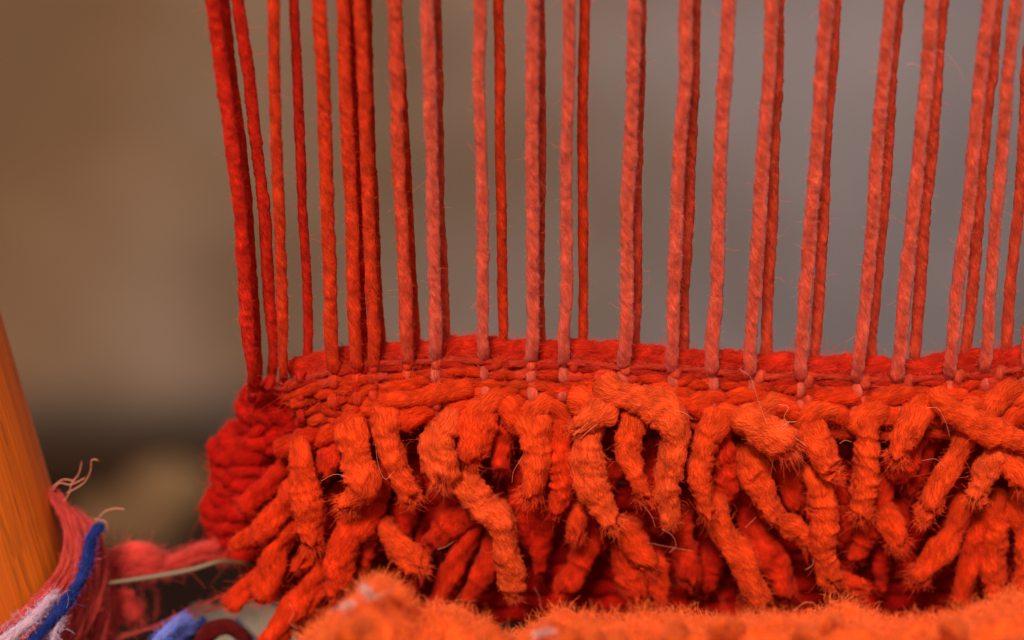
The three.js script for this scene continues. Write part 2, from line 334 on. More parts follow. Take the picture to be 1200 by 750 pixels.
const ROWS = [28, 39.5, 51, 62.5, 75, 88];            // weft rows below the fell line, photo pixels
WARP.forEach(([layer, xt, xb, yb, r, mat, label], n) => {
  const front = layer === 'F', z0 = (front ? 2.2 : -5.5) * MM, pts = [], drift = (xb - xt) / yb;
  for (let y = -120; y < yb - 14; y += 52) {
    const wob = (noise(n * 7.3, y * 0.012, 2) - 0.5) * 5, bow = 4 * Math.sin(clamp(y / yb, 0, 1) * Math.PI) * (xt < 300 ? 1.6 : 0);
    pts.push(at(xt + drift * y + wob + bow, y, z0 + (noise(n, y * 0.02, 9) - 0.5) * MM));
  }
  const f0 = fell(xb);
  if (front) pts.push(at(xb, yb - 6, 1.3 * MM)); else pts.push(at(xb, f0 - 4, -5.5 * MM), at(xb - 2, f0 + 12, -6.5 * MM), at(xb - 5, f0 + 22, -3 * MM));
  for (let k = 0; k < (xb < 345 ? 1 : ROWS.length); k++) {               // over and under the weft rows
    const over = (k + (front ? 0 : 1)) % 2, xw = xb - (front ? 0 : 9) + (noise(n, k, 4) - 0.5) * 4;
    pts.push(at(xw, f0 + ROWS[k], (xb < 345 ? -8 : over ? (k < 3 ? 1.35 : 2.8) : -1.5) * MM));
  }
  const m = new MB(), org = at(xb, yb, z0);
  yarn(m, pts, (t) => r * PX * (front ? 1.0 : 0.96) * (t > 0.8 ? mix(1, 0.82, clamp((t - 0.8) / 0.05, 0, 1)) : 0.94 + 0.14 * noise(t * 26, n * 3.1, 5)), { radial: 14, step: 0.00055, ply: 2, amp: 0.07, twist: 110 + 60 * hash(n, 1, 2), lump: 0.2, fuzz: 8, fuzzLen: 0.0013, capA: 0, capB: 1, lay: 0.7, fr: 0.000024 });
  const o = mesh('warp_thread', m.geo(org), mat); o.position.copy(org);
  tag(o, label, 'warp thread', 'warp threads stretched above the rug');
});

// weft: a thick red ridge behind the front threads, then finer rows, then the rows that carry the pile
function weft(off, r, z, mat, x0, x1, o = {}) {
  const pts = [], ph = rnd() * 9;
  for (let x = x0; x <= x1; x += 13) {
    const left = x < 430 ? ((430 - x) / 130) ** 1.6 : 0;
    const back = x < 350 ? ((350 - x) / 100) ** 2 * 13 : 0;
    pts.push(at(x, fell(Math.max(x, 345)) + off + left * (o.sag ?? 14) + (noise(x * 0.03, ph, 1) - 0.5) * (o.wave ?? 4), (z - back) * MM + (o.ripple ?? 0.7) * MM * Math.sin(x * 0.11 + ph)));
  }
  const m = new MB();
  yarn(m, pts, (t) => r * PX * (0.9 + 0.3 * noise(t * 40, ph, 5)), { radial: 12, step: 0.001, ply: 2, amp: 0.2, twist: 70, lump: 0.26, fuzz: 13, fuzzLen: 0.0022, felt: 0.24, ...o });
  return rugPart('weft_row', m, mat);
}
weft(10, 12, -4.6, M.weftRed, 336, 1330, { fuzz: 36, fuzzLen: 0.0024, lump: 0.4, twist: 50, felt: 0.4 });
weft(18, 6.5, -2.4, M.weftRed, 342, 1330, { fuzz: 20, lump: 0.4, wave: 7, felt: 0.4 });
for (const [y, z] of [[27, -3.2], [42, -3], [58, -3], [74, -3.4]]) weft(y, 9, z, M.weftRed, 345, 1330, { fuzz: 3 });
ROWS.forEach((y, k) => {                               
  if (k === 0) { weft(y - 3, 3.6, 0.2, M.weftMid, 332, 1330, { wave: 6, twist: 110, fuzz: 8 }); weft(y + 2.5, 4, 0.1, M.weftRed, 326, 1330, { wave: 6, twist: 110, fuzz: 8 }); }
  else weft(y, 6.2, 0.1, M.orange[k % 2 ? 2 : 0], 318 + 10 * k, 1330, { wave: 5, twist: 60, fuzz: 12, lump: 0.4, ripple: 1 });
});
// the left selvedge and the dark ground weave behind the pile
const EDGE = [[40, 290], [56, 284], [74, 286], [92, 262], [108, 250], [124, 247], [140, 254], [156, 262], [172, 246], [188, 243], [204, 248], [220, 262], [236, 285], [254, 318], [272, 336], [290, 340], [308, 345]];
EDGE.forEach(([off, x0], k) => {
  const pts = [], ph = k * 3.7, r = 9 + 3 * hash(k, 2, 1), jx = (hash(k, 5, 3) - 0.5) * 14; x0 += jx;
  pts.push(at(x0 + 40, 418 + off * 0.86 - 4, -24 * MM), at(x0 + 12, 418 + off * 0.93, -23 * MM), at(x0 + 3, 424 + off * 0.97, -19 * MM), at(x0 + 14, 430 + off, -14.5 * MM), at(x0 + 42, 428 + off, -10 * MM));
  for (let x = x0 + 74; x <= 1330; x += 24) pts.push(at(x, mix(424, fell(Math.max(350, x)) + 12, clamp((x - 330) / 150, 0, 1)) + off + (noise(x * 0.03, ph, 1) - 0.5) * 6, (-12 + Math.sin(x * 0.09 + ph) * 0.9 - 3.5 * clamp((430 - x) / 90, 0, 1)) * MM));
  const m = new MB();
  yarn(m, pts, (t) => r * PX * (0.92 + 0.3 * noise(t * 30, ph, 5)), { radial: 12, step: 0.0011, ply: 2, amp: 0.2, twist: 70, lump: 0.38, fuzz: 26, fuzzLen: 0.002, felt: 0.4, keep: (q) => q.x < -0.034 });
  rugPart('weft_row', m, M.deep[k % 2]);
});

// knots that tie the pile, just under the plain weave: [x0, y0, x1, y1, radius px, z mm, tone]
const KNOTS = [
  [430, 472, 545, 452, 12, 2.2, 0], [472, 486, 497, 478, 15, 2.6, 2], [526, 479, 548, 470, 11, 2.2, 0], [553, 478, 583, 462, 14, 2.6, 1], [590, 470, 606, 490, 14, 2.6, 0], [612, 466, 560, 455, 9, 1.2, 0],
  [618, 482, 642, 468, 14, 2.6, 1], [646, 470, 660, 484, 12, 2.2, 0], [676, 462, 700, 482, 16, 2.8, 1], [705, 452, 690, 460, 12, 2, 0], [400, 495, 424, 482, 13, 2.2, 0], [376, 508, 398, 498, 12, 1.4, 2], [352, 506, 376, 502, 11, 0.4, 'r'], [330, 520, 352, 512, 12, -2, 'r'],
  [812, 470, 838, 464, 12, 2.2, 0], [842, 478, 866, 488, 15, 2.6, 1], [872, 482, 905, 470, 14, 2.6, 3], [905, 468, 930, 478, 13, 2.2, 0], [936, 486, 972, 476, 14, 2.8, 1], [972, 472, 990, 484, 12, 2.2, 0], [1000, 490, 1030, 478, 15, 3, 1], [1034, 480, 1058, 488, 13, 2.2, 0],
  [1060, 482, 1084, 470, 14, 2.6, 1], [1086, 466, 1126, 462, 13, 2.4, 0], [1124, 470, 1150, 476, 13, 2.6, 1], [1152, 478, 1186, 452, 14, 3, 1], [1168, 492, 1200, 478, 13, 3, 0], [1190, 462, 1225, 456, 13, 2.6, 1], [1030, 462, 1062, 456, 11, 1.8, 0], [960, 462, 1000, 464, 11, 1.8, 2], [860, 458, 900, 462, 10, 1.8, 0], [760, 452, 800, 456, 10, 1.6, 0], [770, 462, 822, 474, 11, 2, 2],
  [440, 488, 456, 478, 11, 2, 0], [505, 492, 530, 486, 11, 1.8, 2], [1225, 486, 1260, 480, 14, 2.6, 0], [735, 480, 750, 490, 12, 1.8, 2], [640, 452, 668, 458, 9, 1.4, 2], [460, 448, 500, 443, 9, 1.2, 2],
];
for (const [x0, y0, x1, y1, r, z, c] of KNOTS) {
  const m = new MB(), xm = (x0 + x1) / 2, ym = (y0 + y1) / 2;
  yarn(m, [at(x0 - 3, y0 + 8, (z - 2.6) * MM), at(x0 + 2, y0 + 5, (z - 0.6) * MM), at(xm, ym + 4, z * MM), at(x1 - 2, y1 + 5, (z - 0.6) * MM), at(x1 + 3, y1 + 8, (z - 2.6) * MM)], r * PX, { radial: 22, step: 0.0005, amp: 0.2, twist: 60, lump: 0.34, fuzz: 24, fuzzLen: 0.0016, felt: 0.26 });
  rugPart('knot', m, c === 'r' ? M.red[0] : M.orange[c]);
}

// short over-under stitches between the warp ends, and lumps where the weft turns at the left edge
function stitch(x0, y0, x1, y1, r, z, mat) {
  const m = new MB(), xm = (x0 + x1) / 2, ym = (y0 + y1) / 2;
  yarn(m, [at(x0 - 2, y0 + 1, (z - 1.8) * MM), at(x0 + 1, y0, (z - 0.4) * MM), at(xm, ym, z * MM), at(x1 - 1, y1, (z - 0.4) * MM), at(x1 + 2, y1 + 1, (z - 1.8) * MM)], r * PX, { radial: 11, step: 0.0008, amp: 0.2, twist: 60, lump: 0.36, felt: 0.3, fuzz: 9, fuzzLen: 0.0015 });
  rugPart('stitch', m, mat);
}
for (let k = 1; k < 5; k++) for (let x = 372 + 9 * (k % 2) + k * 5; x < 1290; x += rr(22, 34)) {
  const w = rr(8, 12), y = fell(x) + ROWS[k] + rr(-2, 2), tilt = rr(-3, 4);
  stitch(x - w, y + tilt, x + w, y - tilt, rr(5, 6.6), rr(0.7, 1.2) + (k > 2 ? 0.8 : 0), k === 1 && rnd() < 0.5 ? M.weftMid : M.orange[rnd() < 0.6 ? 2 : rnd() < 0.6 ? 0 : 1]);
}
for (let k = 0; k < 30; k++) {
  const t = rnd(), x = rr(t < 0.25 ? 300 : 264, 350), y = 452 + t * 190 + (350 - x) * 0.06, w = rr(8, 15), a = rr(-0.9, 0.9);
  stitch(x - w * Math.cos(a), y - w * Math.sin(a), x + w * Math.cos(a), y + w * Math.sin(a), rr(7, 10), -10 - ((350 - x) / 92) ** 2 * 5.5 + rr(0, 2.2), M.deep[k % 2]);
}

// the cut pile, tuft by tuft: [z mm at root, z mm at tip, radius px, tone, plied, [x, y] ...]
const T = (z0, z1, r, c, p, ...xy) => ({ z0, z1, r, c, p, xy });
const TUFTS = [
  // left end
  T(3, 9, 17, 0, 0, [350, 526], [356, 556], [362, 606], [368, 650]), T(2, 5, 12, 'r', 0, [392, 520], [384, 540], [374, 566]), T(4, 11, 18, 1, 0, [411, 506], [420, 540], [424, 570], [396, 602]),
  T(0, 4, 15, 'r0', 1, [354, 562], [326, 600], [297, 636]), T(-3, 1, 10, 'r0', 1, [322, 598], [296, 622], [270, 643]), T(0, 6, 16, 'r0', 1, [340, 616], [323, 642], [316, 680], [304, 708]), T(-1, 4, 13, 'r0', 1, [315, 668], [286, 692], [267, 716]),
  T(2, 9, 16, 'r0', 1, [388, 655], [356, 700], [328, 738], [310, 768]), T(1, 6, 13, 'r0', 1, [398, 642], [374, 690], [354, 724]), T(0, 7, 13, 'r0', 0, [362, 648], [345, 670]), T(4, 10, 17, 2, 0, [420, 614], [403, 640], [399, 680], [391, 708]),
  T(-2, 2, 14, 'd', 1, [330, 560], [300, 590], [276, 612]), T(-3, 0, 13, 'd', 0, [380, 560], [352, 600], [330, 640]), T(-1, 2, 15, 'd', 0, [395, 590], [372, 640], [352, 690]), T(0, 4, 14, 'r', 0, [440, 596], [432, 640], [420, 690]),
  // left of the middle
  T(3, 10, 17, 1, 0, [452, 484], [456, 514], [465, 545], [478, 574], [487, 594]), T(4, 10, 20, 3, 0, [526, 494], [513, 524], [514, 554], [520, 578]), T(3, 8, 17, 0, 0, [560, 490], [557, 518], [551, 552]), T(0, 4, 17, 'r', 0, [591, 498], [590, 528], [587, 562]),
  T(6, 12, 17, 3, 0, [545, 560], [564, 592], [586, 610], [592, 645], [600, 688], [604, 706]), T(4, 11, 14, 1, 0, [453, 620], [470, 645], [488, 660], [502, 671]), T(1, 4, 16, 'r', 0, [562, 598], [526, 620], [497, 652]), T(0, 5, 16, 'r', 1, [553, 620], [536, 655], [520, 690], [509, 728]),
  T(-1, 4, 15, 'r', 0, [582, 636], [562, 675], [544, 718]), T(-2, 2, 16, 'd', 0, [500, 630], [494, 670], [488, 716]), T(-1, 3, 15, 'd', 0, [478, 580], [470, 620], [462, 660]), T(2, 6, 15, 'r', 0, [440, 560], [438, 600], [430, 640]), T(0, 3, 14, 'd', 0, [540, 560], [530, 600], [520, 640]),
  // middle
  T(4, 10, 18, 1, 0, [624, 496], [630, 530], [626, 564], [617, 592]), T(2, 7, 15, 'r0', 0, [650, 496], [655, 530], [659, 566], [649, 608]), T(5, 9, 16, 3, 0, [706, 478], [690, 492], [668, 506]), T(5, 12, 19, 3, 0, [690, 508], [688, 544], [695, 575], [712, 604], [724, 626]),
  T(4, 10, 17, 1, 0, [742, 490], [738, 528], [746, 556], [760, 592]), T(4, 11, 18, 3, 0, [712, 456], [745, 466], [776, 480], [794, 506], [788, 540], [783, 572], [788, 600], [786, 620]), T(1, 9, 13, 0, 0, [680, 592], [678, 618], [675, 638]), T(2, 8, 18, 0, 0, [734, 620], [752, 650], [766, 675]),
  T(1, 5, 16, 2, 0, [728, 648], [740, 690], [749, 714]), T(1, 6, 13, 2, 0, [766, 660], [774, 690], [776, 712]), T(0, 3, 17, 'd', 0, [642, 596], [636, 640], [632, 690]), T(-1, 4, 15, 'r', 0, [690, 640], [670, 680], [652, 704]), T(-2, 2, 17, 'd', 0, [712, 560], [706, 610], [700, 660]), T(-2, 2, 16, 'd', 0, [765, 540], [768, 590], [780, 640]),
  T(-1, 3, 16, 'r', 0, [800, 600], [806, 650], [812, 700]), T(-2, 2, 15, 'd', 0, [600, 560], [612, 610], [620, 660]), T(-2, 1, 15, 'd', 0, [668, 540], [672, 580], [664, 620]),
  // right of the middle
  T(4, 9, 15, 1, 0, [840, 492], [826, 520], [821, 555], [826, 590], [836, 612]), T(4, 11, 17, 1, 1, [838, 590], [850, 625], [868, 655], [882, 685], [894, 712]), T(5, 13, 21, 3, 0, [872, 492], [892, 504], [912, 518], [934, 538]), T(3, 9, 16, 1, 0, [874, 532], [890, 564], [903, 590], [914, 614]),
  T(3, 8, 14, 1, 0, [904, 602], [934, 622], [958, 642]), T(4, 10, 17, 1, 0, [950, 500], [964, 530], [972, 552], [986, 549]), T(5, 11, 19, 1, 0, [958, 560], [965, 600], [962, 635], [970, 670], [976, 692]), T(1, 4, 15, 'r', 0, [846, 512], [850, 550], [852, 600]), T(0, 5, 17, 'r', 0, [886, 632], [912, 676], [930, 714]),
  T(-2, 2, 15, 'd', 0, [880, 590], [888, 630], [880, 680]), T(-2, 2, 15, 'd', 0, [850, 640], [836, 680], [830, 712]), T(-1, 3, 14, 'r', 0, [925, 545], [930, 580], [938, 610]), T(-2, 2, 14, 'd', 0, [985, 580], [992, 620], [996, 660]), T(1, 6, 12, 2, 0, [980, 678], [1000, 686], [1018, 694]),
  // right end
  T(4, 9, 17, 1, 0, [1016, 496], [1015, 544], [1011, 580], [1010, 614]), T(4, 9, 17, 1, 0, [1072, 486], [1060, 518], [1048, 548]), T(1, 4, 18, 'r', 0, [1066, 524], [1054, 552], [1044, 576]), T(4, 10, 14, 1, 1, [1137, 502], [1116, 544], [1099, 574], [1087, 602]), T(2, 12, 12, 1, 0, [1092, 588], [1086, 602], [1080, 618]),
  T(5, 11, 17, 1, 0, [1103, 472], [1135, 494], [1170, 508], [1218, 522]), T(5, 11, 17, 3, 0, [1178, 512], [1161, 544], [1148, 574], [1142, 594]), T(5, 12, 17, 1, 0, [1174, 526], [1190, 554], [1210, 580]), T(1, 10, 16, 0, 0, [1036, 600], [1046, 622], [1056, 650]), T(2, 8, 16, 0, 1, [1130, 594], [1109, 630], [1090, 660], [1066, 684]),
  T(1, 6, 15, 2, 1, [1155, 596], [1140, 640], [1129, 680], [1122, 712]), T(2, 7, 14, 0, 0, [1168, 586], [1165, 640], [1168, 690], [1170, 712]), T(2, 7, 13, 0, 0, [1184, 588], [1200, 624], [1198, 676], [1186, 704]), T(0, 4, 16, 'r', 0, [1034, 572], [1018, 636], [998, 668]), T(-2, 2, 15, 'd', 0, [1090, 520], [1080, 560], [1068, 600]),
  T(-2, 2, 15, 'd', 0, [1150, 600], [1120, 640], [1104, 690]), T(-2, 2, 15, 'd', 0, [1060, 600], [1040, 660], [1036, 712]), T(2, 8, 16, 0, 0, [1232, 520], [1226, 570], [1222, 620]), T(2, 8, 16, 0, 0, [1240, 600], [1230, 650], [1226, 706]), T(-1, 3, 15, 'd', 0, [1200, 560], [1210, 620], [1206, 700]),
];
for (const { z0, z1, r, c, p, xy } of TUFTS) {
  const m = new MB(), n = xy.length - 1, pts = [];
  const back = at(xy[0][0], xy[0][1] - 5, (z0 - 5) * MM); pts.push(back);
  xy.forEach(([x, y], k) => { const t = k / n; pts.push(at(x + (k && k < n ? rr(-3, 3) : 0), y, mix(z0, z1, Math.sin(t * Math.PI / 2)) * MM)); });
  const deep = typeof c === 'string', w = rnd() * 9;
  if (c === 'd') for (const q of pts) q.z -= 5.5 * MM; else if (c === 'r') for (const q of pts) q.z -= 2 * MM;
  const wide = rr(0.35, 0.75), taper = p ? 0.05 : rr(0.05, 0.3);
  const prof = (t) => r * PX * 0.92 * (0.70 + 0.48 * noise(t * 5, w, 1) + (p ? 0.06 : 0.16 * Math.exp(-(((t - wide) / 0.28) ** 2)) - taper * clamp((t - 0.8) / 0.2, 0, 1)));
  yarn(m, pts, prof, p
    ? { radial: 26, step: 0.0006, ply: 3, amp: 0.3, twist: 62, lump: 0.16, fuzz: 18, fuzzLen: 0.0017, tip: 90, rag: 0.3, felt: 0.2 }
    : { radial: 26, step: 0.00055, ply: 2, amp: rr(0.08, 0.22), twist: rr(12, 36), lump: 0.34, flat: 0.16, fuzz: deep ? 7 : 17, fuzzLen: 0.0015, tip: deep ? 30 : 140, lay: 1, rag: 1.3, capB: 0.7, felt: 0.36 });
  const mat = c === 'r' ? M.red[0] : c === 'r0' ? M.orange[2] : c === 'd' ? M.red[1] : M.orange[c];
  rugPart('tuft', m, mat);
}
// pale stray fibres caught on the pile: [z mm, radius px, [x, y] ...]
const STRAY = [
  [14, 0.5, [866, 432], [878, 440], [888, 468], [900, 500]], [14, 0.7, [912, 474], [924, 477], [919, 488], [921, 494], [934, 494]], [14.5, 0.7, [916, 505], [926, 494], [914, 503], [930, 512], [947, 524]], [14, 0.6, [908, 523], [924, 520], [934, 515]],
  [13, 0.5, [440, 520], [444, 548], [452, 562], [461, 553]], [13, 0.5, [612, 536], [602, 552], [600, 566]], [13, 0.5, [376, 564], [392, 556], [408, 560], [414, 570]], [14, 0.6, [672, 510], [684, 500], [690, 494]], [14, 0.6, [680, 514], [692, 503], [700, 497]],
  [9, 0.5, [512, 644], [522, 641], [532, 634]], [12, 0.5, [752, 590], [764, 606], [768, 618]], [12, 0.6, [776, 620], [788, 628], [792, 640], [784, 648]], [10, 0.4, [758, 636], [790, 642], [812, 646]], [10, 0.7, [944, 668], [952, 662], [954, 652]], [12, 0.8, [930, 716], [944, 706], [954, 708], [956, 718]],
  [9, 0.5, [874, 618], [882, 610], [886, 606]], [13, 0.5, [1086, 478], [1098, 478], [1108, 494], [1113, 512]], [10, 0.4, [1080, 540], [1096, 538], [1108, 548]], [11, 0.5, [984, 520], [990, 516], [998, 518]], [12, 0.6, [338, 706], [344, 716], [340, 730], [350, 738]],
  [3, 0.5, [1092, 58], [1108, 62], [1124, 82], [1130, 96]], [3, 0.5, [1062, 76], [1070, 74], [1078, 78]], [10, 0.5, [790, 480], [806, 486], [812, 492]], [8, 0.5, [626, 688], [632, 700], [634, 716]],
];
for (const [z, r, ...xy] of STRAY) {
  const m = new MB(), c = new THREE.CatmullRomCurve3(xy.map(([x, y]) => at(x, y, z * MM))).getSpacedPoints(14);
  strand(m, c, r * PX * 0.42); rugPart('stray_fibre', m, M.stray);
}

// ---------------------------------------------------------------- fluffy wool out of focus along the bottom edge
{
  const base = at(800, 760, 0.055), root = thing('wool_mound', base, 'blurred fluffy orange wool heaped along the bottom edge in front of the rug', 'wool');
  const TOP = [[330, 770], [350, 748], [380, 716], [410, 686], [440, 670], [464, 690], [490, 718], [540, 728], [600, 732], [650, 724], [700, 726], [760, 720], [840, 720], [920, 715], [990, 715], [1080, 713], [1140, 713], [1200, 708], [1400, 700]];
  const top = (x) => { let k = 0; while (k < TOP.length - 2 && TOP[k + 1][0] < x) k++; const [a, b] = [TOP[k], TOP[k + 1]]; return mix(a[1], b[1], clamp((x - a[0]) / (b[0] - a[0]), 0, 1)); };
  const m = new MB(), NX = 240, NV = 44, ZC = 0.06, R = 0.036;
  const pos = (i, j) => {                               // lumpy bolster: i along, j round from its back over the top to its front
    const x = 325 + i / NX * 1000, a = mix(-0.9, 2.2, j / NV), c = at(x, top(x) + 16, ZC - 0.006), p = V(c.x, c.y - R + R * Math.cos(a), ZC + R * Math.sin(a));
    const l = (fbm(p.x * 80, p.y * 80 + 3, p.z * 80) - 0.5) * 0.014 + (fbm(p.x * 240, p.y * 240, p.z * 240) - 0.5) * 0.0035;
    p.y += l * Math.cos(a); p.z += l * Math.sin(a); return p;
  };
  for (let i = 0; i <= NX; i++) for (let j = 0; j <= NV; j++) { const p = pos(i, j); m.p.push(p.x, p.y, p.z); m.n.push(0, 1, 0); m.t.push(p.x / 0.03, j / NV * 3); }
  for (let i = 0; i < NX; i++) for (let j = 0; j < NV; j++) { const a = i * (NV + 1) + j, b = a + 1, c = a + NV + 1; m.i.push(a, b, c, b, c + 1, c); }
  const g = m.geo(base); g.computeVertexNormals();
  mesh('wool_batt', g, M.foreground, root);
  const P = g.attributes.position, N = g.attributes.normal, d = V(), o = V(), qt = new THREE.Quaternion(), mt = new THREE.Matrix4(), sc = V();
  for (let k = 0; k < 6; k++) {                         // its loose fibres
    const fm = new MB(); fibre(fm, V(0, 0, 0), V(0, 1, 0), 0.0036, 0.00004, 1.2 + 0.4 * k, 5, false);
    const im = new THREE.InstancedMesh(fm.geo(), M.foreground.userData.hair, 9000); im.name = numbered('fluff'); im.userData.kind = 'stuff'; im.castShadow = im.receiveShadow = true;
    for (let q = 0; q < 9000; q++) {
      const v = Math.floor(rnd() * P.count); o.fromBufferAttribute(P, v).add(V(rr(-.0006, .0006), -.0002, rr(-.0006, .0006)));
      d.fromBufferAttribute(N, v).multiplyScalar(rr(0.15, 0.8)).add(V(rr(-1, 1), rr(-.5, .5), rr(-.9, .9))).normalize();
      qt.setFromUnitVectors(V(0, 1, 0), d).multiply(new THREE.Quaternion().setFromAxisAngle(V(0, 1, 0), rnd() * 6.28)); const z = rr(0.4, 1.3);
      im.setMatrixAt(q, mt.compose(o, qt, sc.set(z, z, z)));
    }
    root.add(im);
  }
  for (let k = 0; k < 30; k++) {                        // short cut locks lying on the heap
    const b = new MB(), x = rr(390, 1260), z = ZC + rr(-0.012, 0.03), y = top(x) + 15 + Math.max(0, (z - ZC) * 1500), tx = rr(-22, 22), r = rr(7, 11);
    yarn(b, [at(x, y + 8, z), at(x + tx * 0.5, y - 1, z + 0.003), at(x + tx, y + 2, z + 0.006), at(x + tx * 1.4, y + 10, z + 0.008)], (t) => r * PX * (0.7 + 0.5 * noise(t * 4, k, 2)), { radial: 14, step: 0.001, amp: 0.2, lump: 0.4, felt: 0.3, fuzz: 24, fuzzLen: 0.0026, rag: 0.6 });
    mesh('wool_lock', b.geo(base), M.foreground, root);
  }
  for (const [x, y, x1, y1, r] of [[424, 686, 436, 700, 3], [400, 712, 414, 708, 2.4], [626, 744, 648, 740, 2.4]]) {
    const b = new MB(), z = 0.068; yarn(b, [at(x, y, z), at((x + x1) / 2, (y + y1) / 2 - 1, z + 0.002), at(x1, y1, z)], r * PX * 0.8, { radial: 10, amp: 0.1, lump: 0.3, fuzz: 30, fuzzLen: 0.0014 });
    mesh('pale_fleck', b.geo(base), M.pale, root);
  }
}

// ---------------------------------------------------------------- yarns tied round the post and what lies between post and rug
function bundle(name, label, category, mat, rows, o = {}, group) {      // rows: [radius px, [x, y, z mm or null for the post's skin] ...]
  const first = rows[0][rows[0].length - 1], zf = first[2] == null ? postFront(first[0], first[1]) : first[2] * MM, base = at(first[0], first[1], zf);
  const root = thing(name, base, label, category, group);
  for (const [r, ...pts] of rows) {
    const m = new MB();
    yarn(m, pts.map(([x, y, z]) => at(x, y, z == null ? postFront(x, y) + r * PX * 0.8 : z * MM)), r * PX, { radial: 14, step: 0.0008, amp: 0.26, twist: 40, lump: 0.24, fuzz: 14, fuzzLen: 0.0024, wild: 0.015, ...o });
    mesh(o.part ?? 'strand', m.geo(base), mat, root);
  }
  return root;
}
const BIND = [];
for (const [r, ...pts] of [
  [9, [60, 575, -6], [76, 604, -2], [84, 634, 2], [78, 668, 8], [52, 702, null], [16, 734, null], [-30, 768, null], [-84, 800, null], [-108, 816, -5]],
  [8, [70, 590, -6], [90, 612, -1], [96, 640, 3], [88, 676, 9], [62, 712, null], [26, 744, null], [-10, 775, null], [-80, 816, null], [-104, 832, -5]],
  [8, [78, 596, -8], [102, 612, -3], [108, 636, 2], [98, 672, 8], [74, 714, 14], [44, 748, 20], [20, 780, 22]],
  [9, [84, 600, -10], [110, 626, -6], [116, 660, -2], [110, 706, 6], [92, 748, 10], [80, 785, 12]],
  [9, [100, 630, -10], [118, 664, -6], [122, 706, 0], [112, 752, 4], [104, 790, 4]],
  [9, [108, 650, -12], [126, 690, -8], [128, 730, -4], [126, 790, 0]],
  [10, [88, 640, -2], [100, 690, 4], [84, 740, 12], [66, 785, 16]],
  [10, [92, 660, -6], [108, 710, 0], [100, 770, 4]],
  [9, [80, 690, 8], [72, 730, 16], [50, 780, 20]],
]) for (let k = 0; k < 4; k++) {                        // each turn is four fine yarns lying loosely together
  const ox = (k - 1.5) * r * 0.42, oz = (k % 2 ? 1 : -0.4) * r * 0.07;
  BIND.push([r * rr(0.36, 0.56), ...pts.map(([x, y, z]) => [x + ox + rr(-2, 2), y + ox * 0.35 + rr(-3, 3), (z == null ? postFront(x, y) / MM + r * 0.16 : z) + oz])]);
}
const bind = bundle('yarn_binding', 'coral red yarn wound in loose strands round the wooden post', 'yarn', M.bindRed, BIND, { radial: 8, step: 0.0014, twist: 70, fuzz: 7, fuzzLen: 0.002 });
{
  const m = new MB(), c = bind.position;
  for (const w of [[[66, 596], [80, 580], [84, 566], [92, 556], [96, 540]], [[78, 578], [98, 566], [106, 552], [108, 538], [116, 540]], [[62, 570], [74, 562], [88, 564]], [[62, 574], [70, 566], [82, 568], [100, 560]], [[112, 612], [122, 600], [134, 596], [146, 597]], [[110, 608], [124, 612], [126, 626]]])
    strand(m, new THREE.CatmullRomCurve3(w.map(([x, y]) => at(x, y, -3 * MM))).getSpacedPoints(14).map((p) => p.sub(c)), 0.00012);
  mesh('wisp', m.geo(), M.stray, bind);
}
bundle('blue_yarn', 'dark blue yarn lying over the coral binding on the post', 'yarn', M.blue, [[6.6, [118, 616, -1], [113, 621, 2], [106, 634, 5], [103, 654, 7], [92, 684, 13], [68, 718, 20], [40, 750, 24], [10, 780, 26]]], { amp: 0.28, twist: 75, fuzz: 26, fuzzLen: 0.0018, lump: 0.34, felt: 0.3 });
bundle('lavender_yarn', 'pale lavender fluffy yarn wrapped at the bottom left corner of the post', 'yarn', M.lavender, [[5, [66, 694, 14], [46, 710, null], [20, 730, null], [-20, 758, null], [-84, 790, null], [-110, 806, -4]], [5, [60, 702, 16], [38, 722, null], [12, 742, null], [-20, 764, null], [-84, 800, null], [-110, 812, -4]], [5.5, [52, 712, 18], [26, 734, 25], [2, 752, 27], [-20, 770, 28]], [5, [40, 726, 23], [18, 744, 27], [-6, 770, 29]], [3, [74, 718, 19], [66, 738, 22], [60, 760, 24]]], { fuzz: 44, fuzzLen: 0.0026, amp: 0.3, fr: 0.00002, lump: 0.4 });
bundle('coral_yarn', 'thick coral yarn with a fluffy lump, stretched from the post binding to the rug', 'yarn', M.bindRed, [[8, [118, 668, -10], [136, 666, -10], [158, 660, -10], [190, 664, -11], [222, 648, -12], [260, 638, -14], [310, 640, -16]], [7, [126, 672, -10], [160, 670, -9], [194, 666, -11], [230, 654, -12], [280, 648, -16]], [15, [128, 664, -11], [142, 654, -11], [160, 650, -11], [178, 656, -11], [192, 664, -11]]], { fuzz: 40, fuzzLen: 0.0035 });
bundle('orange_fluff', 'small tuft of orange fluff sticking out beside the foot of the binding', 'wool', M.bindRed, [[14, [120, 742, -8], [136, 710, -8], [144, 700, -8], [152, 712, -8], [158, 730, -8]]], { fuzz: 60, fuzzLen: 0.0035 });
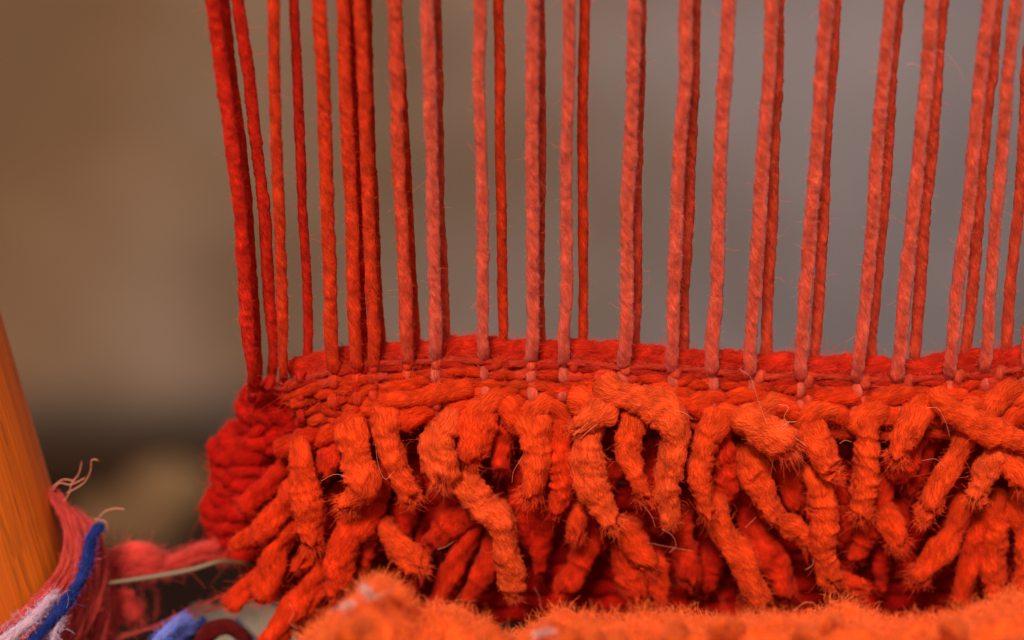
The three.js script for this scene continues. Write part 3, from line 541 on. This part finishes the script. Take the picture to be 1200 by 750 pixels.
{
  const m = new MB(), S = 40, pts = new THREE.CatmullRomCurve3([[120, 684, 1], [150, 680, 1], [190, 674, 0], [226, 667, -1], [258, 658, -3], [284, 660, -7], [310, 666, -12]].map(([x, y, z]) => at(x, y, z * MM))).getSpacedPoints(S), base = at(310, 664, -0.014);
  for (let i = 0; i <= S; i++) for (let k = 0; k <= 10; k++) {
    const q = k / 10 * 6.28318, w = (1.0 + 2.0 * Math.sin(Math.PI * Math.min(1, 0.15 + 0.85 * i / S))) * PX, p = pts[i];
    m.p.push(p.x, p.y + Math.cos(q) * w, p.z + Math.sin(q) * 0.0005 - Math.cos(q) * w * 0.5); m.n.push(0, 0, 1); m.t.push(i * 0.1, k * 0.1);
  }
  for (let i = 0; i < S; i++) for (let k = 0; k < 10; k++) { const q = i * 11 + k; m.i.push(q, q + 11, q + 1, q + 1, q + 11, q + 12); }
  const rg = m.geo(base); rg.computeVertexNormals();
  const o = mesh('reed', rg, new THREE.MeshStandardMaterial({ color: new THREE.Color().setRGB(0.13, 0.065, 0.028), roughness: 0.6 })); o.position.copy(base);
  tag(o, 'thin tan split reed lying below the coral yarn, its tip behind the rug', 'reed');
}
bundle('blue_tuft', 'bright blue fluffy yarn tuft at the bottom edge left of the rug', 'yarn', M.sky, [[8, [222, 724, 2], [206, 732, 6], [188, 748, 10], [170, 772, 12]], [7, [226, 732, 0], [210, 742, 4], [196, 760, 8]]], { fuzz: 40, fuzzLen: 0.002, wild: 0 });
bundle('thin_yarn', 'thin loose red yarn ends trailing from the foot of the post to the rug', 'yarn', M.bindRed, [[1.6, [130, 752, 0], [176, 736, 0], [214, 718, -2], [262, 698, -6], [290, 690, -10]], [1.4, [140, 744, -2], [190, 734, -4], [240, 716, -8], [290, 704, -12]], [1.5, [160, 690, -14], [180, 688, -16], [184, 708, -16], [182, 728, -14]]], { radial: 8, fuzz: 5 });
bundle('navy_yarn', 'tangled dark navy yarn bits beside the bright blue tuft', 'yarn', M.blue, [[5, [224, 738, -2], [236, 732, -2], [244, 744, -2], [232, 760, 0]], [4, [214, 752, -2], [236, 744, -4], [250, 756, -2]], [3, [236, 722, -4], [242, 734, -3], [238, 748, -2]]], { fuzz: 12, part: 'loop' });
bundle('maroon_cord', 'dark maroon cord arching at the bottom edge below the left end of the rug', 'cord', M.maroon, [[10, [228, 778, 2], [240, 746, 2], [262, 734, 2], [284, 746, 2], [296, 778, 2]]], { fuzz: 6, part: 'cord' });
{
  const base = at(288, 784, -0.03);
  const cloth = thing('cloth_scrap', base, 'small beige cloth scrap with a dark stripe under the left end of the pile', 'cloth');
  const m = new MB(), NX = 30, NY = 24;
  for (const s of [1, -1]) for (let j = 0; j <= NY; j++) for (let i = 0; i <= NX; i++) { const x = (i / NX - 0.5) * 0.03, y = (j / NY - 0.5) * 0.026, z = (fbm(x * 120, y * 120, 2) - 0.5) * 0.008; m.p.push(x, y + 0.003, z + s * 0.0004 - y * 0.5); m.n.push(0, 0, s); m.t.push(x / 0.02, y / 0.02); }
  const h = (NX + 1) * (NY + 1);
  for (let s = 0; s < 2; s++) for (let j = 0; j < NY; j++) for (let i = 0; i < NX; i++) { const a = s * h + j * (NX + 1) + i, b = a + 1, c = a + NX + 1; s ? m.i.push(a, c, b, b, c, c + 1) : m.i.push(a, b, c, b, c + 1, c); }
  const cg = m.geo(); cg.computeVertexNormals();
  mesh('fabric', cg, new THREE.MeshStandardMaterial({ color: new THREE.Color().setRGB(0.24, 0.18, 0.125), roughness: 0.95 }), cloth);
  const st = new MB(); yarn(st, [at(272, 724, -0.026), at(286, 736, -0.026), at(302, 752, -0.026)].map((q) => q.sub(base)), 0.0005, { radial: 8, fuzz: 4 });
  mesh('stripe', st.geo(), M.blue, cloth);
}

renderer.render(scene, camera);
